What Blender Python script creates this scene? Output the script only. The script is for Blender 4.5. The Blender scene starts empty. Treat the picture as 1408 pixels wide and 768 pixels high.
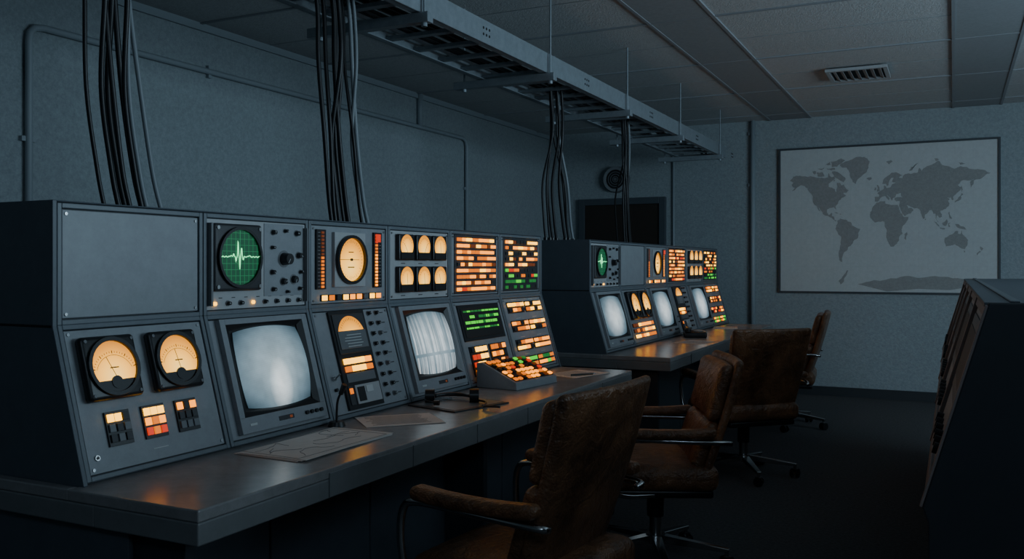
import bpy, bmesh, math, random
from mathutils import Matrix, Vector
random.seed(7)
R = random.random

# ------------------------------------------------------------------ materials
def mat(name, col, rough=.5, metal=0., emis=None, es=0., var=0., vscale=8., bump=0., bscale=200., spec=.5):
    m = bpy.data.materials.new(name); m.use_nodes = True
    nt = m.node_tree; b = nt.nodes['Principled BSDF']
    b.inputs['Base Color'].default_value = (*col, 1)
    b.inputs['Roughness'].default_value = rough
    b.inputs['Metallic'].default_value = metal
    b.inputs['Specular IOR Level'].default_value = spec
    if emis:
        b.inputs['Emission Color'].default_value = (*emis, 1)
        b.inputs['Emission Strength'].default_value = es
    tc = None
    if var or bump:
        tc = nt.nodes.new('ShaderNodeTexCoord')
    if var:
        n = nt.nodes.new('ShaderNodeTexNoise'); n.inputs['Scale'].default_value = vscale
        n.inputs['Detail'].default_value = 9; n.inputs['Roughness'].default_value = .78
        r = nt.nodes.new('ShaderNodeValToRGB')
        r.color_ramp.elements[0].position = .32; r.color_ramp.elements[1].position = .68
        r.color_ramp.elements[0].color = (*[c*(1-var) for c in col], 1)
        r.color_ramp.elements[1].color = (*[min(1, c*(1+var)) for c in col], 1)
        nt.links.new(tc.outputs['Object'], n.inputs['Vector'])
        nt.links.new(n.outputs['Fac'], r.inputs['Fac'])
        nt.links.new(r.outputs['Color'], b.inputs['Base Color'])
    if bump:
        n2 = nt.nodes.new('ShaderNodeTexNoise'); n2.inputs['Scale'].default_value = bscale
        n2.inputs['Detail'].default_value = 3
        bp = nt.nodes.new('ShaderNodeBump'); bp.inputs['Strength'].default_value = bump
        bp.inputs['Distance'].default_value = .004
        nt.links.new(tc.outputs['Object'], n2.inputs['Vector'])
        nt.links.new(n2.outputs['Fac'], bp.inputs['Height'])
        nt.links.new(bp.outputs['Normal'], b.inputs['Normal'])
    return m

M_wall = mat('painted_wall', (.31, .355, .375), .85, var=.20, vscale=45, bump=.9, bscale=90)
M_ceil = mat('ceiling_tile', (.54, .55, .55), .9, var=.16, vscale=45, bump=.9, bscale=110)
M_ceilD = mat('ceiling_tile_dark', (.32, .345, .36), .8, var=.12, vscale=45)
M_tbar = mat('ceiling_tbar', (.29, .31, .33), .6)
M_floor = mat('dark_carpet', (.085, .085, .088), .95, var=.5, vscale=60, bump=.6, bscale=350)
M_base = mat('baseboard_dark', (.03, .035, .04), .6)
M_cab = mat('cabinet_paint', (.085, .104, .124), .45, var=.10, vscale=16, bump=.08, bscale=300)
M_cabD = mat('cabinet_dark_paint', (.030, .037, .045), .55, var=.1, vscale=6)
M_frame = mat('bay_frame_paint', (.13, .152, .172), .42, var=.08, vscale=19)
M_plate = mat('panel_plate', (.25, .27, .29), .42, var=.12, vscale=17, bump=.06, bscale=300)
M_plateL = mat('panel_plate_light', (.38, .39, .40), .4, var=.06, vscale=19)
M_desk = mat('desk_laminate', (.27, .265, .265), .25, var=.18, vscale=12, bump=.04, bscale=200)
M_deskE = mat('desk_edge', (.19, .20, .205), .34, var=.10, vscale=9)
M_black = mat('black_plastic', (.012, .013, .015), .35)
M_blackm = mat('black_matte', (.010, .011, .012), .7)
M_dark = mat('dark_panel', (.03, .033, .037), .5)
M_grey = mat('grey_plastic', (.14, .15, .16), .4)
M_lt = mat('light_marking', (.5, .52, .52), .5)
M_screw = mat('screw_steel', (.35, .36, .37), .3, metal=1)
M_chrome = mat('chrome', (.50, .50, .50), .2, metal=1)
M_steel = mat('galvanised_steel', (.29, .33, .36), .45, metal=.3, var=.15, vscale=20)
M_pipe = mat('painted_conduit', (.30, .345, .375), .5)
M_cabB = mat('cable_black', (.010, .011, .013), .45)
M_cabG = mat('cable_grey', (.22, .25, .27), .5)
M_door = mat('door_brown', (.032, .023, .018), .5, var=.1)
M_doorF = mat('door_frame', (.07, .085, .10), .5)
M_paper = mat('paper', (.62, .58, .55), .8, var=.08, vscale=20)
M_ink = mat('paper_ink', (.22, .22, .22), .8)
M_land = mat('map_land', (.32, .32, .315), .8, var=.14, vscale=45)
M_sea = mat('map_sea', (.54, .56, .56), .7, var=.07, vscale=30)
M_grat = mat('map_graticule', (.47, .50, .51), .7)
M_mapf = mat('map_frame', (.06, .07, .08), .45)
M_rim = mat('console_rim_lit', (.27, .225, .215), .45)  # warm light catching the rims is put into this pinkish colour

def leather(name, c1, c2):
    m = bpy.data.materials.new(name); m.use_nodes = True
    nt = m.node_tree; b = nt.nodes['Principled BSDF']
    tc = nt.nodes.new('ShaderNodeTexCoord')
    n = nt.nodes.new('ShaderNodeTexNoise'); n.inputs['Scale'].default_value = 7
    n.inputs['Detail'].default_value = 9; n.inputs['Roughness'].default_value = .75
    r = nt.nodes.new('ShaderNodeValToRGB')
    r.color_ramp.elements[0].position = .36; r.color_ramp.elements[1].position = .70
    r.color_ramp.elements[0].color = (*c1, 1); r.color_ramp.elements[1].color = (*c2, 1)
    v = nt.nodes.new('ShaderNodeTexVoronoi'); v.inputs['Scale'].default_value = 160
    n3 = nt.nodes.new('ShaderNodeTexNoise'); n3.inputs['Scale'].default_value = 16
    n3.inputs['Detail'].default_value = 5; n3.inputs['Distortion'].default_value = 1.5
    ad = nt.nodes.new('ShaderNodeMath'); ad.operation = 'MULTIPLY_ADD'; ad.inputs[1].default_value = .15
    bp = nt.nodes.new('ShaderNodeBump'); bp.inputs['Strength'].default_value = .8
    bp.inputs['Distance'].default_value = .014
    rr = nt.nodes.new('ShaderNodeMapRange'); rr.inputs['To Min'].default_value = .42; rr.inputs['To Max'].default_value = .22
    L = nt.links.new
    for k in (n, v, n3): L(tc.outputs['Object'], k.inputs['Vector'])
    L(n.outputs['Fac'], r.inputs['Fac']); L(r.outputs['Color'], b.inputs['Base Color'])
    L(n.outputs['Fac'], rr.inputs['Value']); L(rr.outputs[0], b.inputs['Roughness'])
    L(v.outputs['Distance'], ad.inputs[0]); L(n3.outputs['Fac'], ad.inputs[2])
    L(ad.outputs[0], bp.inputs['Height']); L(bp.outputs['Normal'], b.inputs['Normal'])
    return m
M_leather = leather('brown_leather', (.065, .032, .018), (.30, .145, .070))

def em(name, col, s, base=(.02, .02, .02)):
    return mat(name, base, .35, emis=col, es=s)
E_or = em('lamp_orange', (1, .27, .002), 2.9)
E_am = em('lamp_amber', (1, .45, .015), 4.2)
E_or2 = em('lamp_orange_dim', (1, .21, .003), 1.15)
E_or3 = em('lamp_orange_off', (.7, .14, .008), .20)
E_red = em('lamp_red', (1, .05, .008), .8)
E_gr = em('lamp_green', (.08, 1, .04), .95)
E_grd = em('lamp_green_dim', (.05, .6, .10), .30)
E_scope = em('scope_glass', (.01, .28, .10), .17, (.01, .03, .02))
E_grid = em('scope_graticule', (.06, .75, .30), .30)
E_trace = em('scope_trace', (.20, 1, .42), 2.0)

def uvmat(name, fn, spec=.5):
    m = bpy.data.materials.new(name); m.use_nodes = True
    nt = m.node_tree; b = nt.nodes['Principled BSDF']
    b.inputs['Base Color'].default_value = (.015, .017, .018, 1); b.inputs['Roughness'].default_value = .3
    b.inputs['Specular IOR Level'].default_value = spec
    tc = nt.nodes.new('ShaderNodeTexCoord')
    col = fn(nt, tc.outputs['UV'])
    nt.links.new(col[0], b.inputs['Emission Color'])
    b.inputs['Emission Strength'].default_value = col[1]
    return m

def radial(nt, uv, cx, cy, sx, sy):
    mp = nt.nodes.new('ShaderNodeMapping')
    mp.inputs['Location'].default_value = (-cx*sx, -cy*sy, 0)
    mp.inputs['Scale'].default_value = (sx, sy, 0)
    ln = nt.nodes.new('ShaderNodeVectorMath'); ln.operation = 'LENGTH'
    nt.links.new(uv, mp.inputs['Vector']); nt.links.new(mp.outputs['Vector'], ln.inputs[0])
    return ln.outputs['Value']
def ramp(nt, fac, stops):
    r = nt.nodes.new('ShaderNodeValToRGB'); e = r.color_ramp.elements
    while len(e) < len(stops): e.new(.5)
    for i, (p, c) in enumerate(stops):
        e[i].position = p; e[i].color = (*c, 1)
    nt.links.new(fac, r.inputs['Fac']); return r.outputs['Color']
def f_dial(nt, uv):
    d = radial(nt, uv, .5, .30, 1.3, 1.3)
    return ramp(nt, d, [(0, (1, .62, .14)), (.38, (1, .47, .05)), (.70, (.66, .25, .012)), (1, (.28, .08, .004))]), 2.3
E_dial = uvmat('gauge_dial_lit', f_dial)
def crt(kind):
    def f(nt, uv):
        L = nt.links.new
        d = radial(nt, uv, .5, .5, 1.5, 1.5)
        base = ramp(nt, d, [(0, (.40, .53, .59)), (.40, (.31, .43, .50)), (.70, (.17, .26, .32)), (.95, (.04, .08, .11))])
        if kind == 0:
            d2 = radial(nt, uv, .52, .26, 3.8, 1.9)
            add = ramp(nt, d2, [(0, (.80, .80, .76)), (.35, (.48, .50, .49)), (.65, (.05, .06, .06)), (1, (0, 0, 0))])
        elif kind == 1:
            mp = nt.nodes.new('ShaderNodeMapping'); mp.inputs['Scale'].default_value = (26, .5, 1)
            n = nt.nodes.new('ShaderNodeTexNoise'); n.inputs['Scale'].default_value = 1.0
            L(uv, mp.inputs['Vector']); L(mp.outputs['Vector'], n.inputs['Vector'])
            add0 = ramp(nt, n.outputs['Fac'], [(.42, (0, 0, 0)), (.60, (.60, .62, .62)), (.7, (.1, .1, .1))])
            sx = nt.nodes.new('ShaderNodeSeparateXYZ'); L(uv, sx.inputs[0])
            g = ramp(nt, sx.outputs['Y'], [(0, (1, 1, 1)), (.28, (.8, .8, .8)), (.29, (0, 0, 0)), (.33, (0, 0, 0)), (.34, (1, 1, 1)), (.6, (1, 1, 1)), (1, (.1, .1, .1))])
            mm = nt.nodes.new('ShaderNodeMixRGB'); mm.blend_type = 'MULTIPLY'; mm.inputs[0].default_value = 1
            L(add0, mm.inputs[1]); L(g, mm.inputs[2]); add = mm.outputs[0]
        else:
            d2 = radial(nt, uv, .45, .45, 2.4, 2.0)
            add = ramp(nt, d2, [(0, (.55, .55, .52)), (.5, (.3, .3, .3)), (1, (0, 0, 0))])
        w = nt.nodes.new('ShaderNodeTexWave'); w.bands_direction = 'Y'; w.inputs['Scale'].default_value = 22
        w.inputs['Distortion'].default_value = 0.3
        L(uv, w.inputs['Vector'])
        sc = ramp(nt, w.outputs['Fac'], [(0, (.84, .84, .84)), (1, (1, 1, 1))])
        nz = nt.nodes.new('ShaderNodeTexNoise'); nz.inputs['Scale'].default_value = 5; nz.inputs['Detail'].default_value = 5
        L(uv, nz.inputs['Vector'])
        nc = ramp(nt, nz.outputs['Fac'], [(.3, (.72, .72, .72)), (.7, (1.0, 1.0, 1.0))])
        a = nt.nodes.new('ShaderNodeMixRGB'); a.blend_type = 'ADD'; a.inputs[0].default_value = 1
        L(base, a.inputs[1]); L(add, a.inputs[2])
        b = nt.nodes.new('ShaderNodeMixRGB'); b.blend_type = 'MULTIPLY'; b.inputs[0].default_value = 1
        L(a.outputs[0], b.inputs[1]); L(sc, b.inputs[2])
        b2 = nt.nodes.new('ShaderNodeMixRGB'); b2.blend_type = 'MULTIPLY'; b2.inputs[0].default_value = 1
        L(b.outputs[0], b2.inputs[1]); L(nc, b2.inputs[2])
        return b2.outputs[0], 1.2
    return f
E_crt = [uvmat('crt_phosphor_%d' % k, crt(k), .2) for k in range(3)]

# ------------------------------------------------------------------ mesh builder
class Part:
    def __init__(s, name, parent=None, pinv=None, M=None):
        s.bm = bmesh.new(); s.name = name; s.mats = []; s.L = Matrix.Identity(4)
        s.parent = parent; s.pinv = pinv; s.M = M; s.uv = s.bm.loops.layers.uv.new('UVMap')
    def mi(s, m):
        if m not in s.mats: s.mats.append(m)
        return s.mats.index(m)
    def add(s, vs, fs, m, smooth=False, uvs=None):
        bv = [s.bm.verts.new(s.L @ Vector(v)) for v in vs]
        k = s.mi(m)
        for f in fs:
            try: fc = s.bm.faces.new([bv[i] for i in f])
            except ValueError: continue
            fc.material_index = k; fc.smooth = smooth
            if uvs:
                for lp, i in zip(fc.loops, f): lp[s.uv].uv = uvs[i]
    def box(s, c, sz, m, rot=None):
        x, y, z = [a/2 for a in sz]; c = Vector(c)
        vs = [Vector(p) for p in ((-x,-y,-z),(x,-y,-z),(x,y,-z),(-x,y,-z),(-x,-y,z),(x,-y,z),(x,y,z),(-x,y,z))]
        if rot is not None: vs = [rot @ v for v in vs]
        s.add([v+c for v in vs], [(0,3,2,1),(4,5,6,7),(0,1,5,4),(1,2,6,5),(2,3,7,6),(3,0,4,7)], m)
    def box2(s, a, b, m):
        s.box([(p+q)/2 for p, q in zip(a, b)], [abs(q-p) for p, q in zip(a, b)], m)
    def cyl(s, p0, p1, r, m, n=16, r2=None, smooth=True):
        p0 = Vector(p0); p1 = Vector(p1); r2 = r if r2 is None else r2
        t = (p1-p0).normalized(); a = t.orthogonal().normalized(); b = t.cross(a)
        vs = []
        for p, rr in ((p0, r), (p1, r2)):
            for i in range(n):
                an = 2*math.pi*i/n; vs.append(p+(a*math.cos(an)+b*math.sin(an))*rr)
        s.add(vs, [(i, (i+1) % n, n+(i+1) % n, n+i) for i in range(n)], m, smooth)
        s.add(vs[:n], [tuple(range(n-1, -1, -1))], m); s.add(vs[n:], [tuple(range(n))], m)
    def ring(s, c, r0, r1, h, m, n=32):
        vs = []
        for (r, z) in ((r1, 0), (r1, h), (r0, h), (r0, 0)):
            for i in range(n):
                a = 2*math.pi*i/n; vs.append((c[0]+r*math.cos(a), c[1]+r*math.sin(a), c[2]+z))
        fs = []
        for k in range(3):
            for i in range(n): fs.append((k*n+i, k*n+(i+1) % n, (k+1)*n+(i+1) % n, (k+1)*n+i))
        s.add(vs, fs, m, False)
    def dial(s, c, r, m, n=32, a0=0, a1=360):
        vs = [c]; uv = [(.5, .5)]
        full = (a1-a0) == 360
        k = n if full else n+1
        for i in range(k):
            a = math.radians(a0+(a1-a0)*i/n)
            vs.append((c[0]+r*math.cos(a), c[1]+r*math.sin(a), c[2])); uv.append((.5+.5*math.cos(a), .5+.5*math.sin(a)))
        fs = [(0, 1+i, 1+(i+1) % k) for i in range(k if full else k-1)]
        s.add(vs, fs, m, False, uv)
    def tube(s, pts, r, m, n=8, caps=True):
        pts = [Vector(p) for p in pts]; N = len(pts); rings = []; a = None
        for i, p in enumerate(pts):
            t = (pts[min(i+1, N-1)]-pts[max(i-1, 0)]).normalized()
            if a is None: a = t.orthogonal().normalized()
            a = (a-t*a.dot(t)).normalized(); b = t.cross(a)
            rings += [p+(a*math.cos(2*math.pi*j/n)+b*math.sin(2*math.pi*j/n))*r for j in range(n)]
        fs = [(i*n+j, i*n+(j+1) % n, (i+1)*n+(j+1) % n, (i+1)*n+j) for i in range(N-1) for j in range(n)]
        if caps: fs += [tuple(range(n-1, -1, -1)), tuple(range((N-1)*n, N*n))]
        s.add(rings, fs, m, True)
    def rbox(s, c, sz, r, m, mid=4, deform=None, k=3):
        h = [a/2 for a in sz]; rr = [min(r, a) for a in h]; r = min(rr)
        def samp(a):
            o = [-a+r*i/k for i in range(k+1)]
            o += [-(a-r)+2*(a-r)*i/mid for i in range(1, mid)]
            o += [a-r+r*i/k for i in range(k+1)]
            return o
        S = [samp(a) for a in h]; idx = {}; vs = []; fs = []
        def vid(p):
            key = tuple(round(x, 6) for x in p)
            if key not in idx:
                q = Vector([max(-(h[i]-r), min(h[i]-r, p[i])) for i in range(3)])
                d = Vector(p)-q
                o = q+(d.normalized()*r if d.length > 1e-9 else d)
                if deform: o = Vector(deform(o))
                idx[key] = len(vs); vs.append(o+Vector(c))
            return idx[key]
        for ax in range(3):
            u, v = (ax+1) % 3, (ax+2) % 3
            for sg in (-1, 1):
                for i in range(len(S[u])-1):
                    for j in range(len(S[v])-1):
                        q = []
                        for (ii, jj) in ((i, j), (i+1, j), (i+1, j+1), (i, j+1)):
                            p = [0, 0, 0]; p[ax] = sg*h[ax]; p[u] = S[u][ii]; p[v] = S[v][jj]
                            q.append(vid(p))
                        if sg < 0: q.reverse()
                        if len(set(q)) == 4: fs.append(tuple(q))
        s.add(vs, fs, m, True)
    def end(s, bevel=0, seg=2):
        me = bpy.data.meshes.new(s.name); s.bm.to_mesh(me); s.bm.free()
        for m in s.mats: me.materials.append(m)
        o = bpy.data.objects.new(s.name, me); bpy.context.scene.collection.objects.link(o)
        if s.parent:
            o.parent = s.parent
            if s.pinv is not None: o.matrix_parent_inverse = s.pinv
        if s.M is not None: o.matrix_world = s.M
        if bevel:
            b = o.modifiers.new('bevel', 'BEVEL'); b.width = bevel; b.segments = seg
            b.limit_method = 'ANGLE'; b.angle_limit = math.radians(50)
        return o
def empty(name, loc=(0, 0, 0), rz=0):
    e = bpy.data.objects.new(name, None); bpy.context.scene.collection.objects.link(e)
    e.location = loc; e.rotation_euler = (0, 0, rz); e.empty_display_size = .1
    return e

# ------------------------------------------------------------------ constants
HC = 2.75; XL = -4.12; YF = 9.26; XR = 3.4; YB = -2.6
def room(name, a, b, m):
    P = Part(name); P.box2(a, b, m); return P.end()
room('floor', (XL-.1, YB-.1, -.1), (XR+.1, YF+.1, 0), M_floor)
room('wall_left', (XL-.1, YB, 0), (XL, YF, HC), M_wall)
room('wall_far', (XL-.1, YF, 0), (XR+.1, YF+.1, HC), M_wall)
room('wall_right', (XR, YB, 0), (XR+.1, YF, HC), M_wall)
room('wall_back', (XL-.1, YB-.1, 0), (XR+.1, YB, HC), M_wall)
room('baseboard_far', (XL, YF-.015, 0), (XR, YF, .09), M_base)
room('baseboard_left', (XL, YB, 0), (XL+.015, YF-.015, .09), M_base)
P = Part('ceiling')
P.box2((XL-.1, YB-.1, HC), (XR+.1, YF+.1, HC+.1), M_ceil)
xs = []
x = -1.66-1.66*2
while x < XR:
    for a in (x, x+.39):
        if XL < a < XR: xs.append(a)
    if x+.39 > XL: P.box2((max(XL, x), YB, HC-.006), (min(XR, x+.39), YF, HC+.01), M_ceilD)
    x += 1.66
for a in xs: P.box2((a-.010, YB, HC-.010), (a+.010, YF, HC+.01), M_tbar)
y = YF-.35
while y > YB:
    P.box2((XL, y-.008, HC-.009), (XR, y+.008, HC+.01), M_tbar); y -= 1.22
y = YF-.35-.61
while y > YB:
    P.box2((XL, y-.004, HC-.002), (XR, y+.004, HC+.01), M_ceilD); y -= 1.22
P.end()

P = Part('ceiling_vent', M=Matrix.Translation((-.646, 7.22, HC-.012)))
for sx in (-1, 1):
    P.box((sx*.2, 0, -.012), (.03, .43, .022), M_plateL); P.box((0, sx*.2, -.012), (.37, .03, .022), M_plateL)
P.box((0, 0, -.003), (.38, .38, .004), M_blackm)
for i in range(7):
    P.box((-.155+i*.052, 0, -.014), (.034, .37, .004), M_plateL, Matrix.Rotation(.6, 3, 'Y'))
P.end(.002)

P = Part('wall_conduit'); xx = XL+.022; zc = 2.465
P.tube([(xx, 2.90, 0), (xx, 2.90, zc-.08), (xx, 2.905, zc-.04), (xx, 2.93, zc-.01), (xx, 2.98, zc), (xx, 7.25, zc), (xx, 7.31, zc-.02), (xx, 7.33, zc-.07), (xx, 7.33, 0)], .018, M_pipe, 10)
P.tube([(xx, 6.51, zc), (xx, 6.51, HC)], .026, M_pipe, 10)
for (yy, zz) in ((2.9, 1.9), (7.33, 2.0), (2.9, 1.2), (7.33, 1.2)):
    P.box((XL+.012, yy, zz), (.024, .075, .025), M_pipe)
for yy in (4.1, 5.3): P.box((XL+.012, yy, zc), (.024, .025, .075), M_pipe)
P.end()
room('trim_1', (XL, YB, HC-.045), (XL+.02, YF, HC-.0), M_pipe)
P = Part('wall_conduit'); yy = YF-.027
P.tube([(-1.83, yy, .0), (-1.83, yy, HC)], .024, M_pipe, 12)
for z in (.5, 1.25, 2.1, 2.62): P.box((-1.83, YF-.012, z), (.09, .024, .03), M_pipe)
P.end()
P = Part('wall_conduit'); P.tube([(-2.66, YF-.014, .0), (-2.66, YF-.014, HC)], .012, M_pipe, 10); P.end()

P = Part('door_1')
P.box2((-3.66, YF-.03, 0), (-2.81, YF-.001, 1.94), M_door)
P.box2((-3.73, YF-.05, 0), (-3.66, YF-.001, 2.01), M_doorF); P.box2((-2.81, YF-.05, 0), (-2.74, YF-.001, 2.01), M_doorF)
P.box2((-3.66, YF-.05, 1.94), (-2.81, YF-.001, 2.01), M_doorF)
P.cyl((-2.9, YF-.09, 1.0), (-2.9, YF-.03, 1.0), .025, M_chrome)
P.end(.004)
P = Part('wall_speaker', M=Matrix.Translation((-3.29, YF, 2.215)) @ Matrix.Rotation(math.pi/2, 4, 'X'))
P.cyl((0, 0, 0), (0, 0, .07), .145, M_grey, 32, .135)
P.ring((0, 0, .07), .105, .135, .012, M_plate)
P.cyl((0, 0, .068), (0, 0, .074), .105, M_black, 32)
for r in (.03, .055, .08): P.ring((0, 0, .074), r-.004, r+.004, .005, M_grey)
P.cyl((0, 0, .072), (0, 0, .084), .018, M_grey)
P.end()

# ------------------------------------------------------------------ world map
def miller(lat):
    p = math.radians(lat); return 1.25*math.log(math.tan(math.pi/4+.4*p))
polys = [
[(-168,66),(-162,70),(-156,71),(-141,70),(-128,70),(-115,68),(-108,68),(-95,68),(-94,72),(-88,68),(-82,69),(-82,66),(-87,64),(-94,61),(-94,58),(-88,57),(-82,55),(-82,52),(-79,51),(-79,55),(-77,58),(-78,62),(-73,62),(-70,59),(-65,60),(-62,56),(-56,53),(-60,50),(-66,50),(-65,48),(-61,46),(-66,44),(-70,43),(-71,41),(-75,39),(-76,35),(-81,31),(-80,26),(-82,28),(-84,30),(-90,29),(-97,27),(-97,22),(-94,18),(-91,19),(-90,21),(-87,21),(-88,16),(-84,15),(-83,10),(-79,9),(-81,7),(-85,10),(-88,13),(-94,16),(-100,17),(-105,20),(-106,23),(-112,30),(-114,31),(-110,24),(-114,28),(-117,33),(-121,35),(-124,40),(-124,47),(-128,51),(-134,57),(-140,60),(-147,61),(-152,59),(-158,56),(-164,54),(-158,58),(-162,59),(-165,62),(-161,64)],
[(-73,78),(-66,80),(-50,82),(-35,83.5),(-22,82),(-18,80),(-20,75),(-24,71),(-32,68),(-40,65),(-43,60),(-49,62),(-53,67),(-54,71),(-60,76),(-68,76)],
[(-80,73),(-72,71),(-62,66),(-66,62),(-74,65),(-85,70),(-88,73)],[(-117,73),(-105,73),(-102,69),(-114,69)],[(-90,81),(-70,83),(-63,81.5),(-78,77),(-88,77)],[(-125,74),(-117,74),(-120,71)],[(-98,76),(-82,76),(-82,74.5),(-96,75)],[(-115,76),(-102,77),(-106,75)],[(-100,79),(-92,81),(-90,78.5)],[(-86,66),(-81,65),(-84,63)],
[(-78,8),(-72,12),(-62,10),(-52,5),(-50,0),(-44,-3),(-35,-6),(-39,-14),(-41,-22),(-48,-26),(-53,-33),(-58,-35),(-58,-38),(-65,-42),(-67,-46),(-69,-51),(-68,-55),(-74,-52),(-75,-46),(-73,-38),(-71,-30),(-70,-19),(-76,-14),(-81,-5),(-80,0),(-77,4)],
[(-6,35),(10,37),(11,33),(20,31),(32,31),(35,24),(37,19),(43,12),(51,12),(47,3),(41,-3),(39,-8),(41,-15),(35,-20),(35,-25),(31,-30),(26,-34),(19,-34),(15,-27),(12,-18),(13,-9),(9,-1),(9,4),(5,6),(-4,5),(-8,4),(-13,8),(-17,13),(-17,21),(-13,28),(-9,32)],
[(-9,37),(-9,43),(-2,43),(-1,46),(-4,48),(2,51),(8,54),(8,57),(11,56),(12,54),(20,55),(22,58),(29,60),(22,61),(25,65),(21,65),(17,61),(16,57),(13,56),(11,59),(5,59),(6,62),(14,67),(22,70),(30,70),(41,67),(34,65),(40,64),(45,68),(55,68),(67,69),(70,73),(74,70),(80,73),(95,76),(104,78),(113,74),(130,71),(140,73),(160,70),(178,69),(190,66),(180,63),(170,60),(163,59),(162,55),(157,51),(156,57),(163,61),(155,59),(142,59),(136,54),(141,52),(140,48),(132,43),(128,40),(129,36),(126,35),(125,39),(121,39),(118,39),(122,37),(119,35),(122,31),(121,28),(116,23),(110,21),(106,20),(109,15),(109,11),(105,9),(102,13),(100,13),(99,9),(103,2),(101,4),(98,9),(98,16),(94,16),(91,22),(87,21),(80,15),(80,10),(77,8),(73,17),(72,21),(67,25),(61,25),(56,27),(50,30),(48,30),(51,25),(56,26),(60,22),(55,17),(45,13),(42,16),(39,21),(35,28),(36,36),(30,36),(27,38),(27,41),(35,42),(41,41),(38,45),(38,47),(33,46),(30,46),(28,42),(24,41),(22,37),(19,42),(13,45),(18,40),(16,38),(12,42),(9,44),(4,43),(0,40),(-2,37),(-5,36)],
[(-5,50),(1,51),(0,54),(-3,58),(-5,58),(-3,54)],[(-10,52),(-6,52),(-6,55),(-9,55)],[(-24,65),(-16,66.5),(-14,65),(-19,63)],[(130,32),(136,34),(141,36),(141,41),(145,43),(142,45),(140,41),(136,37),(131,34)],[(95,5),(104,-2),(105,-6),(100,-2)],[(109,1),(117,7),(119,4),(115,-4),(110,-2)],[(105,-6),(114,-7.5),(114,-9),(106,-7.8)],[(119,0),(124,1.5),(121,-1),(123,-5),(120,-5)],[(131,-1),(138,-2),(147,-6),(150,-10),(143,-9),(138,-8),(133,-4)],[(120,18),(122,18),(124,12),(126,7),(122,8),(121,13)],[(44,-16),(49,-12),(50,-16),(47,-25),(44,-23)],
[(114,-22),(122,-18),(129,-15),(132,-12),(136,-12),(136,-16),(140,-17),(142,-11),(146,-19),(153,-26),(151,-34),(147,-39),(140,-37),(135,-34),(131,-32),(123,-34),(116,-35)],[(145,-41),(148,-41),(147,-43.5)],[(173,-35),(178,-38),(175,-41),(173,-39)],[(172,-41),(174,-42),(168,-47),(167,-45)],[(11,79),(20,80),(24,79),(17,77)],[(52,71),(56,74),(68,77),(60,74.5),(57,71)],[(96,80),(105,79),(98,78)],[(137,76),(148,75),(140,74)],[(-84,22.5),(-75,20),(-78,21.5)],[(-74,19.5),(-69,19),(-72,18)],[(80,9),(82,7),(80,6)],[(142,54),(144,49),(142,46)],
[(-75,-74),(-66,-69),(-60,-64),(-57,-64),(-62,-70),(-66,-75),(-72,-77)],
[(-40,-76.5),(-10,-73),(30,-71.5),(60,-70),(90,-69.5),(120,-70),(150,-72),(170,-74),(176,-76.5)]]
MW, MH = 1.96, 1.44
P = Part('world_map', M=Matrix.Translation((-.595, YF-.002, 1.727)) @ Matrix.Rotation(math.pi/2, 4, 'X'))
P.box((0, 0, .006), (MW-.02, MH-.02, .012), M_sea)
for sg in (-1, 1):
    P.box((sg*(MW/2-.009), 0, .014), (.018, MH, .028), M_mapf)
    P.box((0, sg*(MH/2-.009), .014), (MW-.036, .018, .028), M_mapf)
y0, y1 = miller(-79), miller(84.5)
def mp(lon, lat):
    return ((lon+176)/368*(MW-.14)-(MW/2-.07), (miller(lat)-y0)/(y1-y0)*(MH-.16)-(MH/2-.06))
for pl in polys:
    pts = [Vector(mp(*p)) for p in pl]
    for lev in range(2):
        o = []
        for i, p in enumerate(pts):
            q = pts[(i+1) % len(pts)]; e = q-p; nrm = Vector((-e.y, e.x))
            o += [p, (p+q)/2+nrm*random.uniform(-.13, .13)]
        pts = o
    area = sum(pts[i].x*pts[(i+1) % len(pts)].y-pts[(i+1) % len(pts)].x*pts[i].y for i in range(len(pts)))
    if area < 0: pts.reverse()
    P.add([(p.x, p.y, .0135) for p in pts], [tuple(range(len(pts)))], M_land)
for i in range(1, 12):
    x = -MW/2+.07+(MW-.14)*i/12; P.box((x, 0, .0123), (.0015, MH-.08, .0004), M_grat)
for lat in (-60, -30, 0, 30, 60):
    P.box((0, mp(0, lat)[1], .0123), (MW-.1, .0015, .0004), M_grat)
P.end()

# ------------------------------------------------------------------ cable tray
eT = empty('cable_tray', (-2.21, 4, 2.33)); piT = Matrix.Translation((2.21, -4, -2.33))
P = Part('ladder_frame', eT, piT); ya, yb = YB+.05, 8.75; xa, xb = -2.42, -2.0; zt = 2.33
for x in (xa, xb):
    s = 1 if x == xa else -1
    P.box2((x-.006, ya, zt), (x+.006, yb, zt+.11), M_steel)
    P.box2((x, ya, zt), (x+s*.035, yb, zt+.006), M_steel); P.box2((x, ya, zt+.104), (x+s*.035, yb, zt+.11), M_steel)
y = ya+.1
while y < yb:
    P.box2((xa+.006, y-.02, zt+.012), (xb-.006, y+.02, zt+.03), M_steel); y += .24
for y in (-.72, .58, 1.88, 3.18, 4.48, 5.77, 7.08, 8.45):
    P.box2((xa-.16, y-.022, zt-.045), (xb+.05, y+.022, zt-.003), M_steel)
    for x in (xa-.1, xb+.02):
        P.cyl((x, y, zt-.06), (x, y, HC), .006, M_steel, 8)
        P.cyl((x, y, zt-.06), (x, y, zt-.045), .014, M_steel, 6)
    for k in range(3):
        for j in range(2): P.cyl((xb+.005, y+.55+k*.03, zt+.04+j*.03), (xb+.0075, y+.55+k*.03, zt+.04+j*.03), .007, M_blackm, 8)
P.end(.0015, 1)
P = Part('laid_cables', eT, piT)
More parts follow.
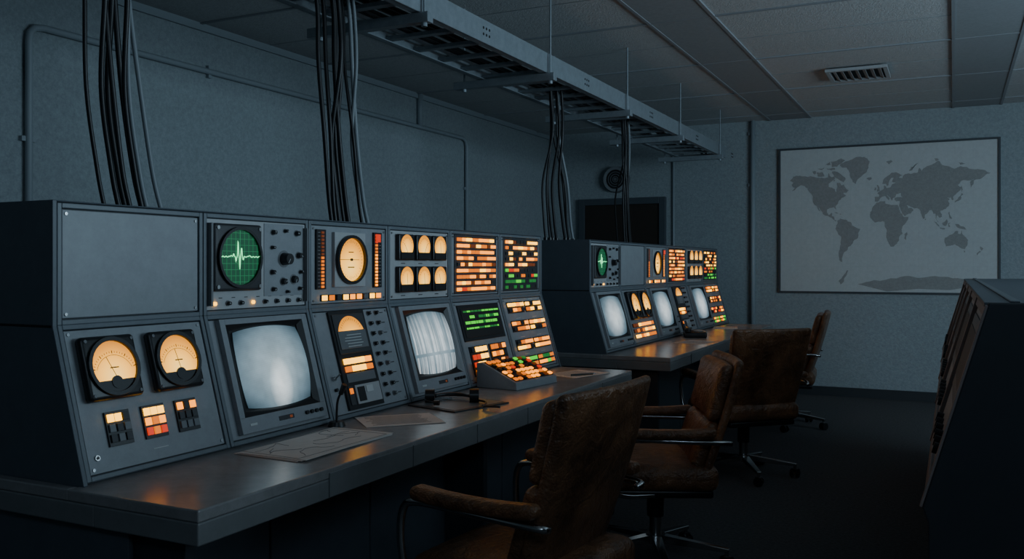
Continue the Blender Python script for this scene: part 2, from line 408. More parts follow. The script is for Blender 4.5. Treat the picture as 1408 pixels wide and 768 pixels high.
for i in range(9):
    x = xa+.05+i*.038; ph = R()*6; pts = []
    for k in range(60):
        y = ya+(yb-.15-ya)*k/59
        pts.append((x+.012*math.sin(y*1.3+ph), y, zt+.042+.006*math.sin(y*2.1+ph)+(.014 if i % 3 == 1 else 0)))
    P.tube(pts, .008+.004*R(), M_cabB if i % 4 else M_cabG, 6)
P.end()

def cat(p, n=10):
    p = [Vector(a) for a in p]; p = [p[0]*2-p[1]]+p+[p[-1]*2-p[-2]]; o = []
    for i in range(1, len(p)-2):
        for k in range(n):
            t = k/n; a, b, c, d = p[i-1], p[i], p[i+1], p[i+2]
            o.append(.5*((2*b)+(c-a)*t+(2*a-5*b+4*c-d)*t*t+(3*b-a-3*c+d)*t**3))
    o.append(p[-2]); return o
TOP = 1.43
def bundle(y, n, sp_t, sp_b, shift, greys):
    P = Part('hanging_cables')
    for i in range(n):
        f = (i/(n-1)-.5); yt = y+f*sp_t+random.uniform(-.012, .012)
        ybm = y+shift+f*sp_b+random.uniform(-.01, .01)
        xt = -2.22+random.uniform(-.04, .05); xb_ = -2.26+random.uniform(-.05, .05)
        sw = random.uniform(-.008, .008)
        P.tube(cat([(xt, yt-.03, zt+.05), (xt, yt-.01, zt-.06), (xt, yt+sw, 2.08), (xb_+.01, yt+(ybm-yt)*.28+sw, 1.80), (xb_, yt+(ybm-yt)*.72, 1.56), (xb_, ybm, TOP+.006)], 8),
               random.uniform(.0062, .0095), M_cabG if i in greys else M_cabB, 8)
        P.cyl((xb_, ybm, TOP+.005), (xb_, ybm, TOP+.022), .014, M_black, 10)
    P.end()
bundle(1.84, 8, .13, .17, .11, (6, 7))
bundle(2.93, 9, .18, .24, .10, (7, 8))
bundle(5.12, 8, .18, .26, .14, (7,))
bundle(6.40, 6, .12, .20, .12, (5,))

# ------------------------------------------------------------------ console
XU = -2.0; XB = -1.89; ZD = .74; ZS = 1.122; XF = -1.47
def bayM(y0, up):
    u = Vector((0, 1, 0))
    if up: o = Vector((XU, y0, ZS)); v = Vector((0, 0, 1))
    else: o = Vector((XB, y0, ZD)); v = Vector((XU-XB, 0, ZS-ZD)).normalized()
    w = u.cross(v)
    return Matrix(((u.x, v.x, w.x, o.x), (u.y, v.y, w.y, o.y), (u.z, v.z, w.z, o.z), (0, 0, 0, 1)))
HU = TOP-ZS; HL = math.hypot(XU-XB, ZS-ZD)

def extrude_profile(P, prof, y0, y1, m):
    n = len(prof)
    vs = [(x, y0, z) for x, z in prof]+[(x, y1, z) for x, z in prof]
    P.add(vs, [tuple(range(n)), tuple(range(2*n-1, n-1, -1))]+[(i, n+i, n+(i+1) % n, (i+1) % n) for i in range(n)], m)

def console(y0, y1, nb):
    L = Vector((-2.0, (y0+y1)/2, 0)); e = empty('control_console', L); pi = Matrix.Translation(-L)
    P = Part('cabinet', e, pi)
    prof = [(-2.62, .0), (-2.62, TOP), (XU, TOP), (XU, ZS), (XB, ZD), (XB, ZD-.08), (-1.74, ZD-.08), (-1.74, .0)]
    extrude_profile(P, prof, y0+.012, y1-.012, M_cabD)
    P.end()
    P = Part('end_panels', e, pi)
    prof2 = [(-2.63, 0), (-2.63, TOP+.004), (XU+.017, TOP+.004), (XU+.017, ZS), (XB+.019, ZD+.002), (-1.72, ZD-.09), (-1.72, 0)]
    for a in (y0, y1-.012): extrude_profile(P, prof2, a, a+.012, M_cab)
    P.box2((-2.62, y0-.002, ZS-.003), (XU+.015, y0+.001, ZS+.003), M_blackm)
    P.end(.003)
    P = Part('bay_frames', e, pi)
    W = (y1-y0-.024)/nb
    for i in range(nb):
        for up in (1, 0):
            P.L = bayM(y0+.012+i*W, up); H = HU if up else HL
            t = .013; g = .0018; d = .016
            P.box2((g, g, 0), (g+t, H-g, d), M_frame); P.box2((W-g-t, g, 0), (W-g, H-g, d), M_frame)
            P.box2((g+t, g, 0), (W-g-t, g+t, d), M_frame); P.box2((g+t, H-g-t, 0), (W-g-t, H-g, d), M_frame)
    P.L = Matrix.Identity(4)
    P.box2((-2.62, y0+.012, TOP), (XU+.016, y1-.012, TOP+.004), M_cab)
    P.end(.002)
    P = Part('desk_top', e, pi)
    P.box2((XB+.0, y0-.03, ZD-.028), (XF, y1-.02, ZD), M_desk)
    P.box2((-1.80, y0-.03, ZD-.08), (XF, y1-.02, ZD-.0285), M_deskE)
    P.box2((XB-.35, y0-.03, ZD-.08), (-1.80, y0+.0, ZD-.0285), M_deskE)
    P.box2((XB-.35, y0-.03, ZD-.028), (XB, y0-.0, ZD), M_desk)
    P.end(.004, 3)
    P = Part('drawer_fronts', e, pi)
    n = 6; a = y0+.42; w = (y1-.05-a)/n
    for i in range(n):
        P.box2((XF, a+i*w+.003, ZD-.076), (XF+.004, a+(i+1)*w-.003, ZD-.012), M_deskE)
    P.end(.0015)
    P = Part('lower_panels', e, pi)
    for i in range(nb):
        P.box2((-1.74, y0+.012+i*W+.004, .10), (-1.728, y0+.012+(i+1)*W-.004, ZD-.084), M_cab)
    P.end(.003)
    P = Part('knee_supports', e, pi)
    for yy in (y0+.02, (y0+y1)/2, y1-.06):
        P.box2((-1.728, yy, 0), (-1.56, yy+.03, ZD-.081), M_cabD)
    P.end(.003)
    return W
def plate(P, W, H, m=None, mg=.018):
    m = m or M_plate
    P.box2((mg, mg, .001), (W-mg, H-mg, .012), m)
    for x in (mg+.010, W-mg-.010):
        for y in (mg+.010, H-mg-.010):
            P.cyl((x, y, .011), (x, y, .0145), .0042, M_screw, 10)
Z0 = .012
def btn(P, x, y, w, h, m, base=True):
    if base: P.box((x, y, Z0+.003), (w+.004, h+.004, .006), M_blackm)
    P.box((x, y, Z0+.007), (w, h, .008), m)
def knob(P, x, y, r, h=.018, m=None):
    m = m or M_black
    P.cyl((x, y, Z0), (x, y, Z0+.003), r*1.35, M_grey, 20)
    P.cyl((x, y, Z0+.003), (x, y, Z0+h), r, m, 20, r*.85)
    a = R()*6
    P.box((x+math.cos(a)*r*.4, y+math.sin(a)*r*.4, Z0+h+.0007), (r*.8, .0018, .0015), M_lt, Matrix.Rotation(a, 3, 'Z'))
def label(P, x, y, w, h=.0028):
    P.box((x, y, Z0+.0006), (w, h, .0012), M_lt)
def labelD(P, x, y, w, h=.0028):
    P.box((x, y, Z0+.0006), (w, h, .0012), M_blackm)
def biggauge(P, x, y, s, nd=100):
    P.rbox((x, y, Z0+.014), (s, s, .028), .012, M_black, 2)
    for a in (-1, 1):
        for b in (-1, 1): P.cyl((x+a*s*.42, y+b*s*.42, Z0+.027), (x+a*s*.42, y+b*s*.42, Z0+.030), .0045, M_grey, 10)
    P.ring((x, y, Z0+.026), s*.40, s*.465, .010, M_black)
    P.dial((x, y, Z0+.029), s*.41, E_dial)
    z = Z0+.030
    hy = y-s*.17
    P.cyl((x, y-s*.25, z-.001), (x, y-s*.25, z+.003), s*.10, M_black, 24)
    n = 16; vs = [(x+math.cos(math.radians(a))*s*.405, y+math.sin(math.radians(a))*s*.405, z+.0012) for a in [212+i*(328-212)/n for i in range(n+1)]]
    P.add(vs, [tuple(range(n+1))], M_black)
    for i in range(21):
        a = math.radians(158-136*i/20); l = .05 if i % 5 == 0 else .028
        r = s*.40
        c = Vector((x+math.cos(a)*r, hy+math.sin(a)*r*.98, z+.0008))
        P.box(c, (s*l, .0014 if i % 5 else .0022, .0012), M_blackm, Matrix.Rotation(a, 3, 'Z'))
    pts = [(x+math.cos(math.radians(a))*s*.345, hy+math.sin(math.radians(a))*s*.345, z+.0008) for a in range(22, 159, 8)]
    P.tube(pts, .0008, M_blackm, 4)
    a = math.radians(nd)
    P.box((x+math.cos(a)*s*.18, hy+math.sin(a)*s*.18, z+.003), (s*.34, .0018, .0012), M_blackm, Matrix.Rotation(a, 3, 'Z'))
    P.box((x, y-s*.02, z+.0008), (s*.16, .003, .001), M_blackm)
def meter(P, x, y, w, h, nd):
    P.rbox((x, y, Z0+.010), (w, h, .020), .006, M_black, 2, k=2)
    r = w*.41; cy = y+h*.05
    P.dial((x, cy, Z0+.0205), r, E_dial, 28)
    z = Z0+.021
    P.box((x, y-h*.32, z+.001), (w*.84, h*.26, .003), M_black)
    for i in range(9):
        a = math.radians(150-120*i/8)
        P.box((x+math.cos(a)*r*.78, cy-h*.06+math.sin(a)*r*.85, z+.0005), (r*.16, .0014, .001), M_blackm, Matrix.Rotation(a, 3, 'Z'))
    a = math.radians(nd)
    P.box((x+math.cos(a)*r*.45, y-h*.2+math.sin(a)*r*.5, z+.0022), (r*.95, .0018, .001), M_blackm, Matrix.Rotation(a, 3, 'Z'))
def bt(): return random.choice([E_or, E_or, E_am, E_am, E_or2, E_or2, E_or3])

def i_blank(M, W, H):
    P = Part('blank_panel', M=M); plate(P, W, H, mg=.018); P.end(.002)

def i_gauges(M, W, H):
    P = Part('gauge_panel', M=M); plate(P, W, H)
    biggauge(P, W*.25, H*.69, W*.345, 112); biggauge(P, W*.69, H*.69, W*.345, 100)
    for k, (fx, st) in enumerate(((.25, 0), (.485, 1), (.72, 2))):
        x = W*fx; y = H*.30; P.box((x, y, Z0+.003), (.074, .088, .006), M_black)
        for r in range(3):
            for c in range(3):
                if st == 0: m = E_am if (r == 0 and c < 2) else (M_grey if (r+c) % 2 else M_dark)
                elif st == 1: m = [E_am, E_or, E_red][r] if c != 1 or r < 1 else E_or2
                else: m = E_or if r == 0 and c != 1 else (M_dark if r < 2 else M_grey)
                P.box((x-.023+c*.023, y+.027-r*.026, Z0+.008), (.018, .020, .006), m)
    label(P, W*.5, H*.12, .05)
    P.cyl((W*.09, H*.14, Z0), (W*.09, H*.14, Z0+.004), .007, M_chrome)
    P.cyl((W*.09, H*.14, Z0+.004), (W*.09, H*.14, Z0+.005), .004, M_black)
    P.end(.0012, 1)

def i_crt(M, W, H, kind):
    P = Part('crt_monitor', M=M)
    P.box2((.018, .018, .001), (W-.018, H-.018, .012), M_plate)
    x0, x1, y0, y1 = W*.09, W*.91, H*.07, H*.95
    t = .022
    sy = H*.19
    P.box2((x0, y0, Z0), (x1, sy, .030), M_plate)
    P.box2((x0, sy, Z0), (x0+t, y1, .030), M_plate); P.box2((x1-t, sy, Z0), (x1, y1, .030), M_plate)
    P.box2((x0+t, y1-t*.8, Z0), (x1-t, y1, .030), M_plate)
    P.box2((x0+t, sy, Z0), (x1-t, y1-t*.8, .014), M_blackm)
    ax0, ax1, ay0, ay1 = x0+t, x1-t, sy, y1-t*.8
    bx0, bx1, by0, by1 = ax0+.020, ax1-.020, ay0+.018, ay1-.016
    vs = [(ax0, ay0, .029), (ax1, ay0, .029), (ax1, ay1, .029), (ax0, ay1, .029), (bx0, by0, .018), (bx1, by0, .018), (bx1, by1, .018), (bx0, by1, .018)]
    P.add(vs, [(0, 1, 5, 4), (1, 2, 6, 5), (2, 3, 7, 6), (3, 0, 4, 7)], M_black)
    cx, cy = (bx0+bx1)/2, (by0+by1)/2; hx, hy = (bx1-bx0)/2+.004, (by1-by0)/2+.004
    n = 20; vs = []; uv = []; fs = []
    for j in range(n+1):
        for i in range(n+1):
            a = -1+2*i/n; b = -1+2*j/n
            dx = a*math.sqrt(1-b*b/2); dy = b*math.sqrt(1-a*a/2); k = .33
            px = a*(1-k)+dx*k; py = b*(1-k)+dy*k
            vs.append((cx+px*hx, cy+py*hy, .016+.022*(1-(px*px+py*py)*.5))); uv.append(((px+1)/2, (py+1)/2))
    for j in range(n):
        for i in range(n): q = j*(n+1)+i; fs.append((q, q+1, q+n+2, q+n+1))
    P.add(vs, fs, E_crt[kind], True, uv)
    yb_ = (y0+sy)/2
    for i in range(4): P.cyl((x1-.03-i*.024, yb_, .030), (x1-.03-i*.024, yb_, .038), .0065, M_black, 14)
    P.box((cx, yb_, .0305), (.07, .014, .002), M_dark); P.box((cx+.02, yb_, .032), (.012, .008, .002), E_or3)
    P.box((x0+.05, yb_, .0305), (.03, .008, .002), M_lt)
    P.end(.0016, 2)

def i_scope(M, W, H):
    P = Part('oscilloscope', M=M)
    P.box2((.018, .018, .001), (W-.018, H-.018, .012), M_plateL)
    for sx in (.018, W-.026): P.box2((sx, .03, .012), (sx+.008, H-.03, .03), M_grey)
    cx, cy, r = W*.275, H*.57, H*.29
    P.rbox((cx, cy, Z0+.010), (r*2.30, r*2.30, .020), .012, M_dark, 2)
    for a in (-1, 1):
        for b in (-1, 1): P.cyl((cx+a*r*1.0, cy+b*r*1.0, .03), (cx+a*r*1.0, cy+b*r*1.0, .035), .006, M_screw, 10)
    P.ring((cx, cy, Z0+.018), r*.95, r*1.05, .012, M_black)
    z = Z0+.0215
    P.dial((cx, cy, z), r*.96, E_scope, 40)
    for i in range(-4, 5):
        o = i*r*.21; l = math.sqrt(max(0, r*r*.9-o*o))*1.96
        th = .0011 if i else .002
        P.box((cx+o, cy, z+.0008), (th, l, .0008), E_grid); P.box((cx, cy+o, z+.0008), (l, th, .0008), E_grid)
    pts = []
    for k in range(141):
        t = -1+2*k/140; yv = .015*math.sin(t*40)
        for (c, w, a) in ((-.36, .03, .12), (-.24, .025, -.16), (-.13, .025, .50), (-.04, .022, -.42), (.05, .03, .30), (.14, .03, -.10), (-.5, .04, .05), (.45, .05, .05)):
            yv += a*math.exp(-((t-c)/w)**2)
        pts.append((cx+t*r*.92, cy+yv*r+.002, z+.003))
    P.tube(pts, .0013, E_trace, 5)
    P.box2((W*.545, H*.17, Z0), (W*.945, H*.93, Z0+.002), M_plate)
    knob(P, W*.74, H*.56, .021, .03)
    knob(P, W*.89, H*.60, .010)
    for (fx, fy, rr) in ((.63, .84, .008), (.75, .86, .006), (.87, .84, .009), (.62, .68, .006), (.62, .42, .008), (.73, .32, .011), (.84, .34, .013), (.63, .24, .007), (.91, .42, .006), (.9, .24, .006), (.77, .21, .005)):
        knob(P, W*fx, H*fy, rr, .016)
    for (fx, fy) in ((.63, .78), (.75, .79), (.87, .77), (.74, .43), (.62, .36), (.62, .6), (.88, .5), (.84, .25), (.7, .9)): labelD(P, W*fx, H*fy, .022, .003)
    for i in range(8):
        x = W*(.10+i*.113); y = H*.115
        if i in (0, 3): P.cyl((x, y, Z0), (x, y, Z0+.006), .006, E_am, 12)
        else: knob(P, x, y, .0065, .013)
    for i in range(7): labelD(P, W*(.15+i*.113), H*.17, .014, .0022)
    P.end(.001, 1)

def i_dialbars(M, W, H):
    P = Part('analog_gauge', M=M); plate(P, W, H, M_plate)
    cx, cy, r = W*.47, H*.56, H*.255
    P.box((cx, cy, Z0+.006), (r*2.35, r*2.5, .012), M_plateL)
    P.ring((cx, cy, Z0+.012), r, r*1.14, .014, M_black)
    P.dial((cx, cy, Z0+.0135), r*1.02, E_dial, 40)
    z = Z0+.0145
    for i in range(36):
        a = math.radians(i*10); l = r*(.16 if i % 3 == 0 else .08)
        P.box((cx+math.cos(a)*r*.84, cy+math.sin(a)*r*.84, z), (l, .0013, .001), M_blackm, Matrix.Rotation(a, 3, 'Z'))
    P.box((cx-.01, cy, z+.003), (r*1.45, .002, .0012), M_blackm); P.cyl((cx, cy, z), (cx, cy, z+.006), .005, M_black)
    P.box((cx, cy-r*.35, z+.0005), (r*.5, .004, .001), M_blackm); P.box((cx, cy+r*.35, z+.0005), (r*.4, .003, .001), M_blackm)
    for x0 in (W*.12, W*.83):
        P.box((x0+.006, cy, Z0+.004), (.052, H*.68, .008), M_black)
        for i in range(16):
            yy = cy-H*.31+i*H*.041
            m = (E_or2 if i < 9 else E_or3) if x0 < W*.5 else (E_or if i < 10 else (E_red if i > 12 else E_or2))
            P.box((x0+(.012 if x0 < W*.5 else -.004), yy, Z0+.009), (.014, H*.027, .004), m)
            P.box((x0+(-.009 if x0 < W*.5 else .018), yy, Z0+.009), (.012, H*.004, .003), M_lt)
    P.box((W*.83+.004, cy+H*.27, Z0+.011), (.026, .03, .006), E_red)
    for i in range(9):
        x = W*(.17+i*.085); m = [E_am, E_or2, M_dark, E_am, E_or, E_or, M_grey, E_am, E_or][i]
        btn(P, x, H*.12, .026, .018, m)
    P.end(.001, 1)

def i_meters(M, W, H):
    P = Part('analog_meter_panel', M=M); plate(P, W, H, M_plateL)
    for r, fy in enumerate((.73, .31)):
        for c, fx in enumerate((.23, .5, .77)):
            meter(P, W*fx, H*fy, W*.235, H*.34, random.choice([60, 75, 95, 110, 125]))
            labelD(P, W*fx, H*(fy-.21), .03, .003)
    P.end(.001, 1)

def i_grid(M, W, H, green=False):
    P = Part('indicator_light_panel', M=M); plate(P, W, H, M_plate)
    P.box2((W*.08, H*.08, Z0), (W*.92, H*.94, Z0+.004), M_dark)
    rows = 9; hh = H*.82/rows
    for r in range(rows):
        y = H*.10+hh*(r+.5); x = W*.11
        while x < W*.86:
            w = random.choice([.036, .048, .060]); w = min(w, W*.895-x)
            if w < .02: break
            if green and r < 2: m = random.choice([E_gr, E_gr, E_grd, M_dark])
            elif green and r in (2, 3): m = random.choice([E_red, E_or2, M_dark, E_gr])
            elif green: m = random.choice([E_or, E_am, E_or2, E_or3, M_dark, E_am])
            else: m = random.choice([E_or, E_am, E_or, E_or2, E_or, E_or2, E_red if r % 3 == 0 else E_or3])
            if R() < (.22 if green else .05): m = M_dark
            P.box((x+w/2, y, Z0+.006), (w-.010, hh-.013, .008), m); x += w
    P.end(.001, 1)

def i_column(M, W, H):
    P = Part('chart_recorder', M=M); plate(P, W, H, M_plate)
    x0, x1 = W*.19, W*.62
    P.box2((x0, H*.06, Z0), (x1, H*.95, Z0+.010), M_black)
    cx, cy = (x0+x1)/2, H*.70
    P.box2((x0+.012, H*.56, Z0+.01), (x1-.012, H*.92, Z0+.013), M_dark)
    P.dial((cx, cy, Z0+.0137), W*.165, E_dial, 30, 20, 160)
    P.box2((x0+.022, H*.60, Z0+.013), (x1-.022, H*.765, Z0+.016), M_grey)
    for k in range(5): P.box((cx+.006*math.sin(k*2), H*(.62+k*.026), Z0+.0165), (.08+.02*math.sin(k*7), .003, .001), M_lt)
    for i in range(13):
        a = math.radians(35+i*110/12)
        P.box((cx+math.cos(a)*W*.14, cy+math.sin(a)*W*.14, Z0+.0145), (.009, .0015, .001), M_blackm, Matrix.Rotation(a, 3, 'Z'))
    for r in range(2):
        for c in range(4):
            P.box((x0+.040+c*.042, H*(.49-r*.07), Z0+.012), (.036, .020, .006), [[E_am, E_am, E_am, E_or], [E_or2, E_am, E_am, E_or2]][r][c])
    P.box2((x0+.02, H*.30, Z0+.01), (x1-.02, H*.38, Z0+.013), M_grey)
    P.box2((x0+.05, H*.10, Z0+.01), (x1-.01, H*.27, Z0+.014), M_plateL)
    P.box2((x0+.06, H*.12, Z0+.014), (x0+.10, H*.25, Z0+.017), M_black)
    P.box2((x0+.11, H*.19, Z0+.014), (x0+.15, H*.25, Z0+.017), M_lt)
    P.box2((x0+.012, H*.10, Z0+.01), (x0+.04, H*.27, Z0+.013), M_dark); P.box2((x0+.016, H*.2, Z0+.013), (x0+.034, H*.25, Z0+.016), E_or2)
    for i in range(9):
        knob(P, W*.70, H*(.13+i*.098), .0075, .014)
        knob(P, W*.80, H*(.13+i*.098), .0075, .014, M_black if i % 3 else M_grey)
        labelD(P, W*.88, H*(.13+i*.098), .02, .003)
    P.cyl((W*.10, H*.36, Z0), (W*.10, H*.36, Z0+.01), .008, M_chrome); P.cyl((W*.10, H*.36, Z0+.01), (W*.10, H*.385, Z0+.035), .003, M_chrome)
    P.cyl((W*.10, H*.26, Z0), (W*.10, H*.26, Z0+.01), .006, M_black)
    P.end(.001, 1)

def i_greendisp(M, W, H):
    P = Part('status_display_panel', M=M); plate(P, W, H, M_plate)
    P.box2((W*.08, H*.50, Z0), (W*.90, H*.92, Z0+.006), M_black)
    P.box2((W*.12, H*.54, Z0+.006), (W*.86, H*.88, Z0+.008), M_blackm)
    for r in range(5):
        y = H*(.84-r*.065); x = W*.15
        while x < W*.78:
            w = random.choice([.02, .035, .05])
            if R() < .85 and r not in (4,): P.box((x+w/2, y, Z0+.0088), (w-.005, .013 if r in (1, 2) else .008, .0015), random.choice([E_gr, E_gr, E_grd]))
            x += w
    for g, (gx, ms) in enumerate(((.29, (E_am, E_or2, E_red)), (.68, (E_or, E_or3, E_or2)))):
        P.box((W*gx, H*.27, Z0+.003), (W*.34, H*.34, .006), M_black)
        for r in range(4):
            for c in range(4):
                m = random.choice(ms+(M_dark,))
                P.box((W*gx-.056+c*.0375, H*.40-r*H*.085, Z0+.008), (.028, H*.055, .006), m)
    P.box((W*.3, H*.07, Z0+.004), (.05, .012, .006), E_or2); P.box((W*.6, H*.07, Z0+.004), (.05, .012, .006), E_red)
    P.end(.001, 1)

def i_buttons(M, W, H):
    P = Part('push_button_panel', M=M); plate(P, W, H, M_plate)
    for g, gy in enumerate((.84, .60, .36, .14)):
        for half in (0, 1):
            bx = W*(.10+.42*half)
            P.box2((bx, H*(gy-.072), Z0), (bx+W*.38, H*(gy+.072), Z0+.004), M_black)
            for r in range(2):
                for c in range(4):
                    m = random.choice([E_or, E_am, E_or, E_or2, M_dark, E_red if g > 0 else E_am])
                    if g == 3: m = random.choice([E_gr, E_or2, E_grd, E_gr, E_or])
                    P.box((bx+.024+c*.046, H*(gy+.034-r*.068), Z0+.007), (.036, .017, .008), m)
        label(P, W*.3, H*(gy+.100), .05); label(P, W*.7, H*(gy+.100), .05)
    P.end(.001, 1)

def i_mix(M, W, H):
    P = Part('gauge_panel', M=M); plate(P, W, H)
    biggauge(P, W*.28, H*.68, W*.36, 80); biggauge(P, W*.70, H*.68, W*.36, 120)
    for r in range(3):
        for c in range(8):
            btn(P, W*(.14+c*.103), H*(.34-r*.095), .042, .022, bt())
    P.end(.0012, 1)

Y10, Y11 = 1.466, 4.375
W1 = console(Y10, Y11, 6)
B = lambda i, up: bayM(Y10+.012+i*W1, up)
i_blank(B(0, 1), W1, HU); i_scope(B(1, 1), W1, HU); i_dialbars(B(2, 1), W1, HU)
i_meters(B(3, 1), W1, HU); i_grid(B(4, 1), W1, HU); i_grid(B(5, 1), W1, HU, True)
i_gauges(B(0, 0), W1, HL); i_crt(B(1, 0), W1, HL, 0); i_column(B(2, 0), W1, HL)
i_crt(B(3, 0), W1, HL, 1); i_greendisp(B(4, 0), W1, HL); i_buttons(B(5, 0), W1, HL)
Y20, Y21 = 5.078, 8.36
W2 = console(Y20, Y21, 6)
B = lambda i, up: bayM(Y20+.012+i*W2, up)
i_scope(B(0, 1), W2, HU); i_blank(B(1, 1), W2, HU); i_dialbars(B(2, 1), W2, HU)
i_grid(B(3, 1), W2, HU); i_meters(B(4, 1), W2, HU); i_grid(B(5, 1), W2, HU, True)
i_crt(B(0, 0), W2, HL, 2); i_mix(B(1, 0), W2, HL); i_crt(B(2, 0), W2, HL, 2)
i_column(B(3, 0), W2, HL); i_crt(B(4, 0), W2, HL, 2); i_buttons(B(5, 0), W2, HL)

# ------------------------------------------------------------------ right-hand console (faces -X)
L = Vector((.35, 4.2, 0)); e = empty('control_console', L); pi = Matrix.Translation(-L)
ra, rb = 2.18, 6.4; ZT = 1.18
P = Part('cabinet', e, pi)
prof = [(.80, 0), (-.02, 0), (-.02, .70), (-.045, .73), (.085, ZT), (.80, ZT)]
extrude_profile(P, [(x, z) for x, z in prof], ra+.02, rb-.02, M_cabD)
P.end()
P = Part('end_panels', e, pi)
prof2 = [(.81, 0), (-.05, 0), (-.05, .70), (-.062, .735), (.068, ZT+.012), (.81, ZT+.012)]
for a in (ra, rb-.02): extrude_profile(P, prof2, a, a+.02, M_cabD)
P.end(.004)
P = Part('bay_dividers', e, pi)
nbr = 5; wb = (rb-ra-.04)/nbr
v = Vector((.13, 0, ZT-.73)); vl = v.length; v.normalize(); u = Vector((0, -1, 0)); w = u.cross(v)
def RM(y):
    o = Vector((-.045, y, .73)); return Matrix(((u.x, v.x, w.x, o.x), (u.y, v.y, w.y, o.y), (u.z, v.z, w.z, o.z), (0, 0, 0, 1)))
P.L = RM(ra); P.box2((-.022, .0, .018), (.0, vl, .024), M_rim)
for i in range(1, nbr+1):
    P.L = RM(ra+.02+i*wb); P.box2((-.018, 0, 0), (.018, vl, .022), M_rim)
for i in range(nbr):
    P.L = RM(ra+.02+(i+1)*wb)
    P.box2((.018, vl-.03, 0), (wb-.018, vl, .018), M_rim); P.box2((.018, 0, 0), (wb-.018, .03, .018), M_rim)
P.L = Matrix.Identity(4)
P.box2((.06, ra+.02, ZT), (.80, rb-.02, ZT+.012), M_cab)
P.box2((.11, ra+.02, ZT+.012), (.13, rb-.02, ZT+.016), M_frame)
P.end(.003)
for i in range(nbr):
    P = Part('equipment_panel', e, pi)
    P.L = RM(ra+.02+(i+1)*wb)
    P.box2((.03, .032, .001), (wb-.03, vl-.032, .010), M_plateL)  # paler plate makes up for missing light on this face
    P.box2((.10, .20, .010), (wb-.10, vl-.05, .014), M_black)
    P.box2((.14, .24, .014), (wb-.14, vl-.08, .016), M_dark)
    for k in range(6): P.cyl((.15+k*.1, .10, .01), (.15+k*.1, .10, .028), .014, M_black, 14)
    P.end(.001, 1)

# ------------------------------------------------------------------ chairs
def chair(x, y, face, dz=0., da=0., bx=0.):
    """face = world angle (radians) of facing direction; dz back height, da arm height, bx back shift"""
    e = empty('office_chair', (x, y, 0), face)
    lean = .30
    def bk(p):
        z = p.z; q = p.copy()
        q.y *= 1+.10*(z/.25)*.5
        q.x += -lean*z + .35*p.y*p.y + .18*z*z
        return q
    P = Part('back_shell', e)
    P.rbox((-.262+bx, 0, .660+dz), (.036, .50, .52), .018, M_leather, 8, bk, 3)
    P.end()
    P = Part('back_cushion', e)
    def bc(zc, hh):
        def f(p):
            q = p.copy(); pf = max(0, 1-(p.y/.235)**2)*max(0, 1-(p.z/hh)**2)
            if p.x > 0: q.x += .022*pf
            z = p.z+zc
            q.y *= 1+.05*(z/.25)
            q.x += -lean*z + .35*p.y*p.y + .18*z*z; return q
        return f
    for zc, hh in ((.125, .115), (-.105, .115)):
        P.rbox((-.220+bx, 0, .660+dz+zc), (.058, .465, hh*2), .027, M_leather, 6, bc(zc, hh), 3)
    pts = []
    for i in range(49):
        a = 2*math.pi*i/48; ca, sa = math.cos(a), math.sin(a)
        py = .238*math.copysign(abs(ca)**.28, ca); pz = .248*math.copysign(abs(sa)**.28, sa)
        q = bk(Vector((.012, py, pz))); pts.append((q.x-.262+bx, q.y, q.z+.660+dz))
    P.tube(pts, .0065, M_leather, 6, False)
    P.end()
    P = Part('seat', e)
    def sc(p):
        q = p.copy(); q.z += .018*max(0, 1-(p.x/.25)**2)*max(0, 1-(p.y/.25)**2)*(1 if p.z > 0 else 0)
        q.z -= .9*max(0, p.x-.14)**2*2.2; return q
    P.rbox((.02, 0, .410), (.50, .50, .105), .040, M_leather, 7, sc, 3)
    P.rbox((.01, 0, .345), (.44, .44, .035), .012, M_black, 3, None, 2)
    P.end()
    P = Part('armrests', e)
    for s in (-1, 1):
        yy = s*.295
        P.tube(cat([(-.27+bx, s*.262, .59+da), (-.20, yy, .600+da), (.0, yy, .606+da), (.18, yy, .612+da), (.235, yy, .585+da), (.242, yy, .49), (.215, s*.285, .385), (.15, s*.25, .345), (.0, s*.20, .338)], 6), .011, M_chrome, 8)
        P.rbox((-.005, yy, .631+da), (.40, .058, .040), .018, M_leather, 5, lambda p: Vector((p.x, p.y*(1+.15*p.x/.2), p.z+.02*(p.x/.2)**2*.5)), 3)
    P.end()
    P = Part('base', e)
    P.cyl((0, 0, .10), (0, 0, .335), .026, M_chrome, 20); P.cyl((0, 0, .20), (0, 0, .33), .036, M_black, 20)
    P.cyl((0, 0, .085), (0, 0, .125), .042, M_chrome, 20)
    P.box((0, 0, .328), (.26, .16, .018), M_black)
    for k in range(5):
        a = 2*math.pi*k/5+.35; c, s_ = math.cos(a), math.sin(a)
        vs = []
        for (d, hw, z0, z1) in ((.03, .022, .088, .122), (.31, .013, .070, .086)):
            for sw in (-1, 1):
                for z in (z0, z1): vs.append((c*d-s_*sw*hw, s_*d+c*sw*hw, z))
        P.add(vs, [(0, 1, 3, 2), (4, 6, 7, 5), (0, 4, 5, 1), (2, 3, 7, 6), (1, 5, 7, 3), (0, 2, 6, 4)], M_chrome)
        px, py = c*.30, s_*.30
        P.cyl((px, py, .045), (px, py, .075), .009, M_chrome, 10)
        b = a+1.1
        for sg in (-1, 1):
            ox, oy = -math.sin(b)*.013*sg, math.cos(b)*.013*sg
            P.cyl((px+ox-math.sin(b)*.008*sg, py+oy+math.cos(b)*.008*sg, .0285), (px+ox, py+oy, .0285), .028, M_black, 18)
        P.cyl((px-math.sin(b)*.014, py+math.cos(b)*.014, .0285), (px+math.sin(b)*.014, py-math.cos(b)*.014, .0285), .010, M_chrome, 10)
        P.box((px, py, .048), (.03, .03, .014), M_black)
    P.end(.002, 1)
    return e
PI = math.pi
chair(-1.105, 2.36, PI-.12, .025, .010, .055)
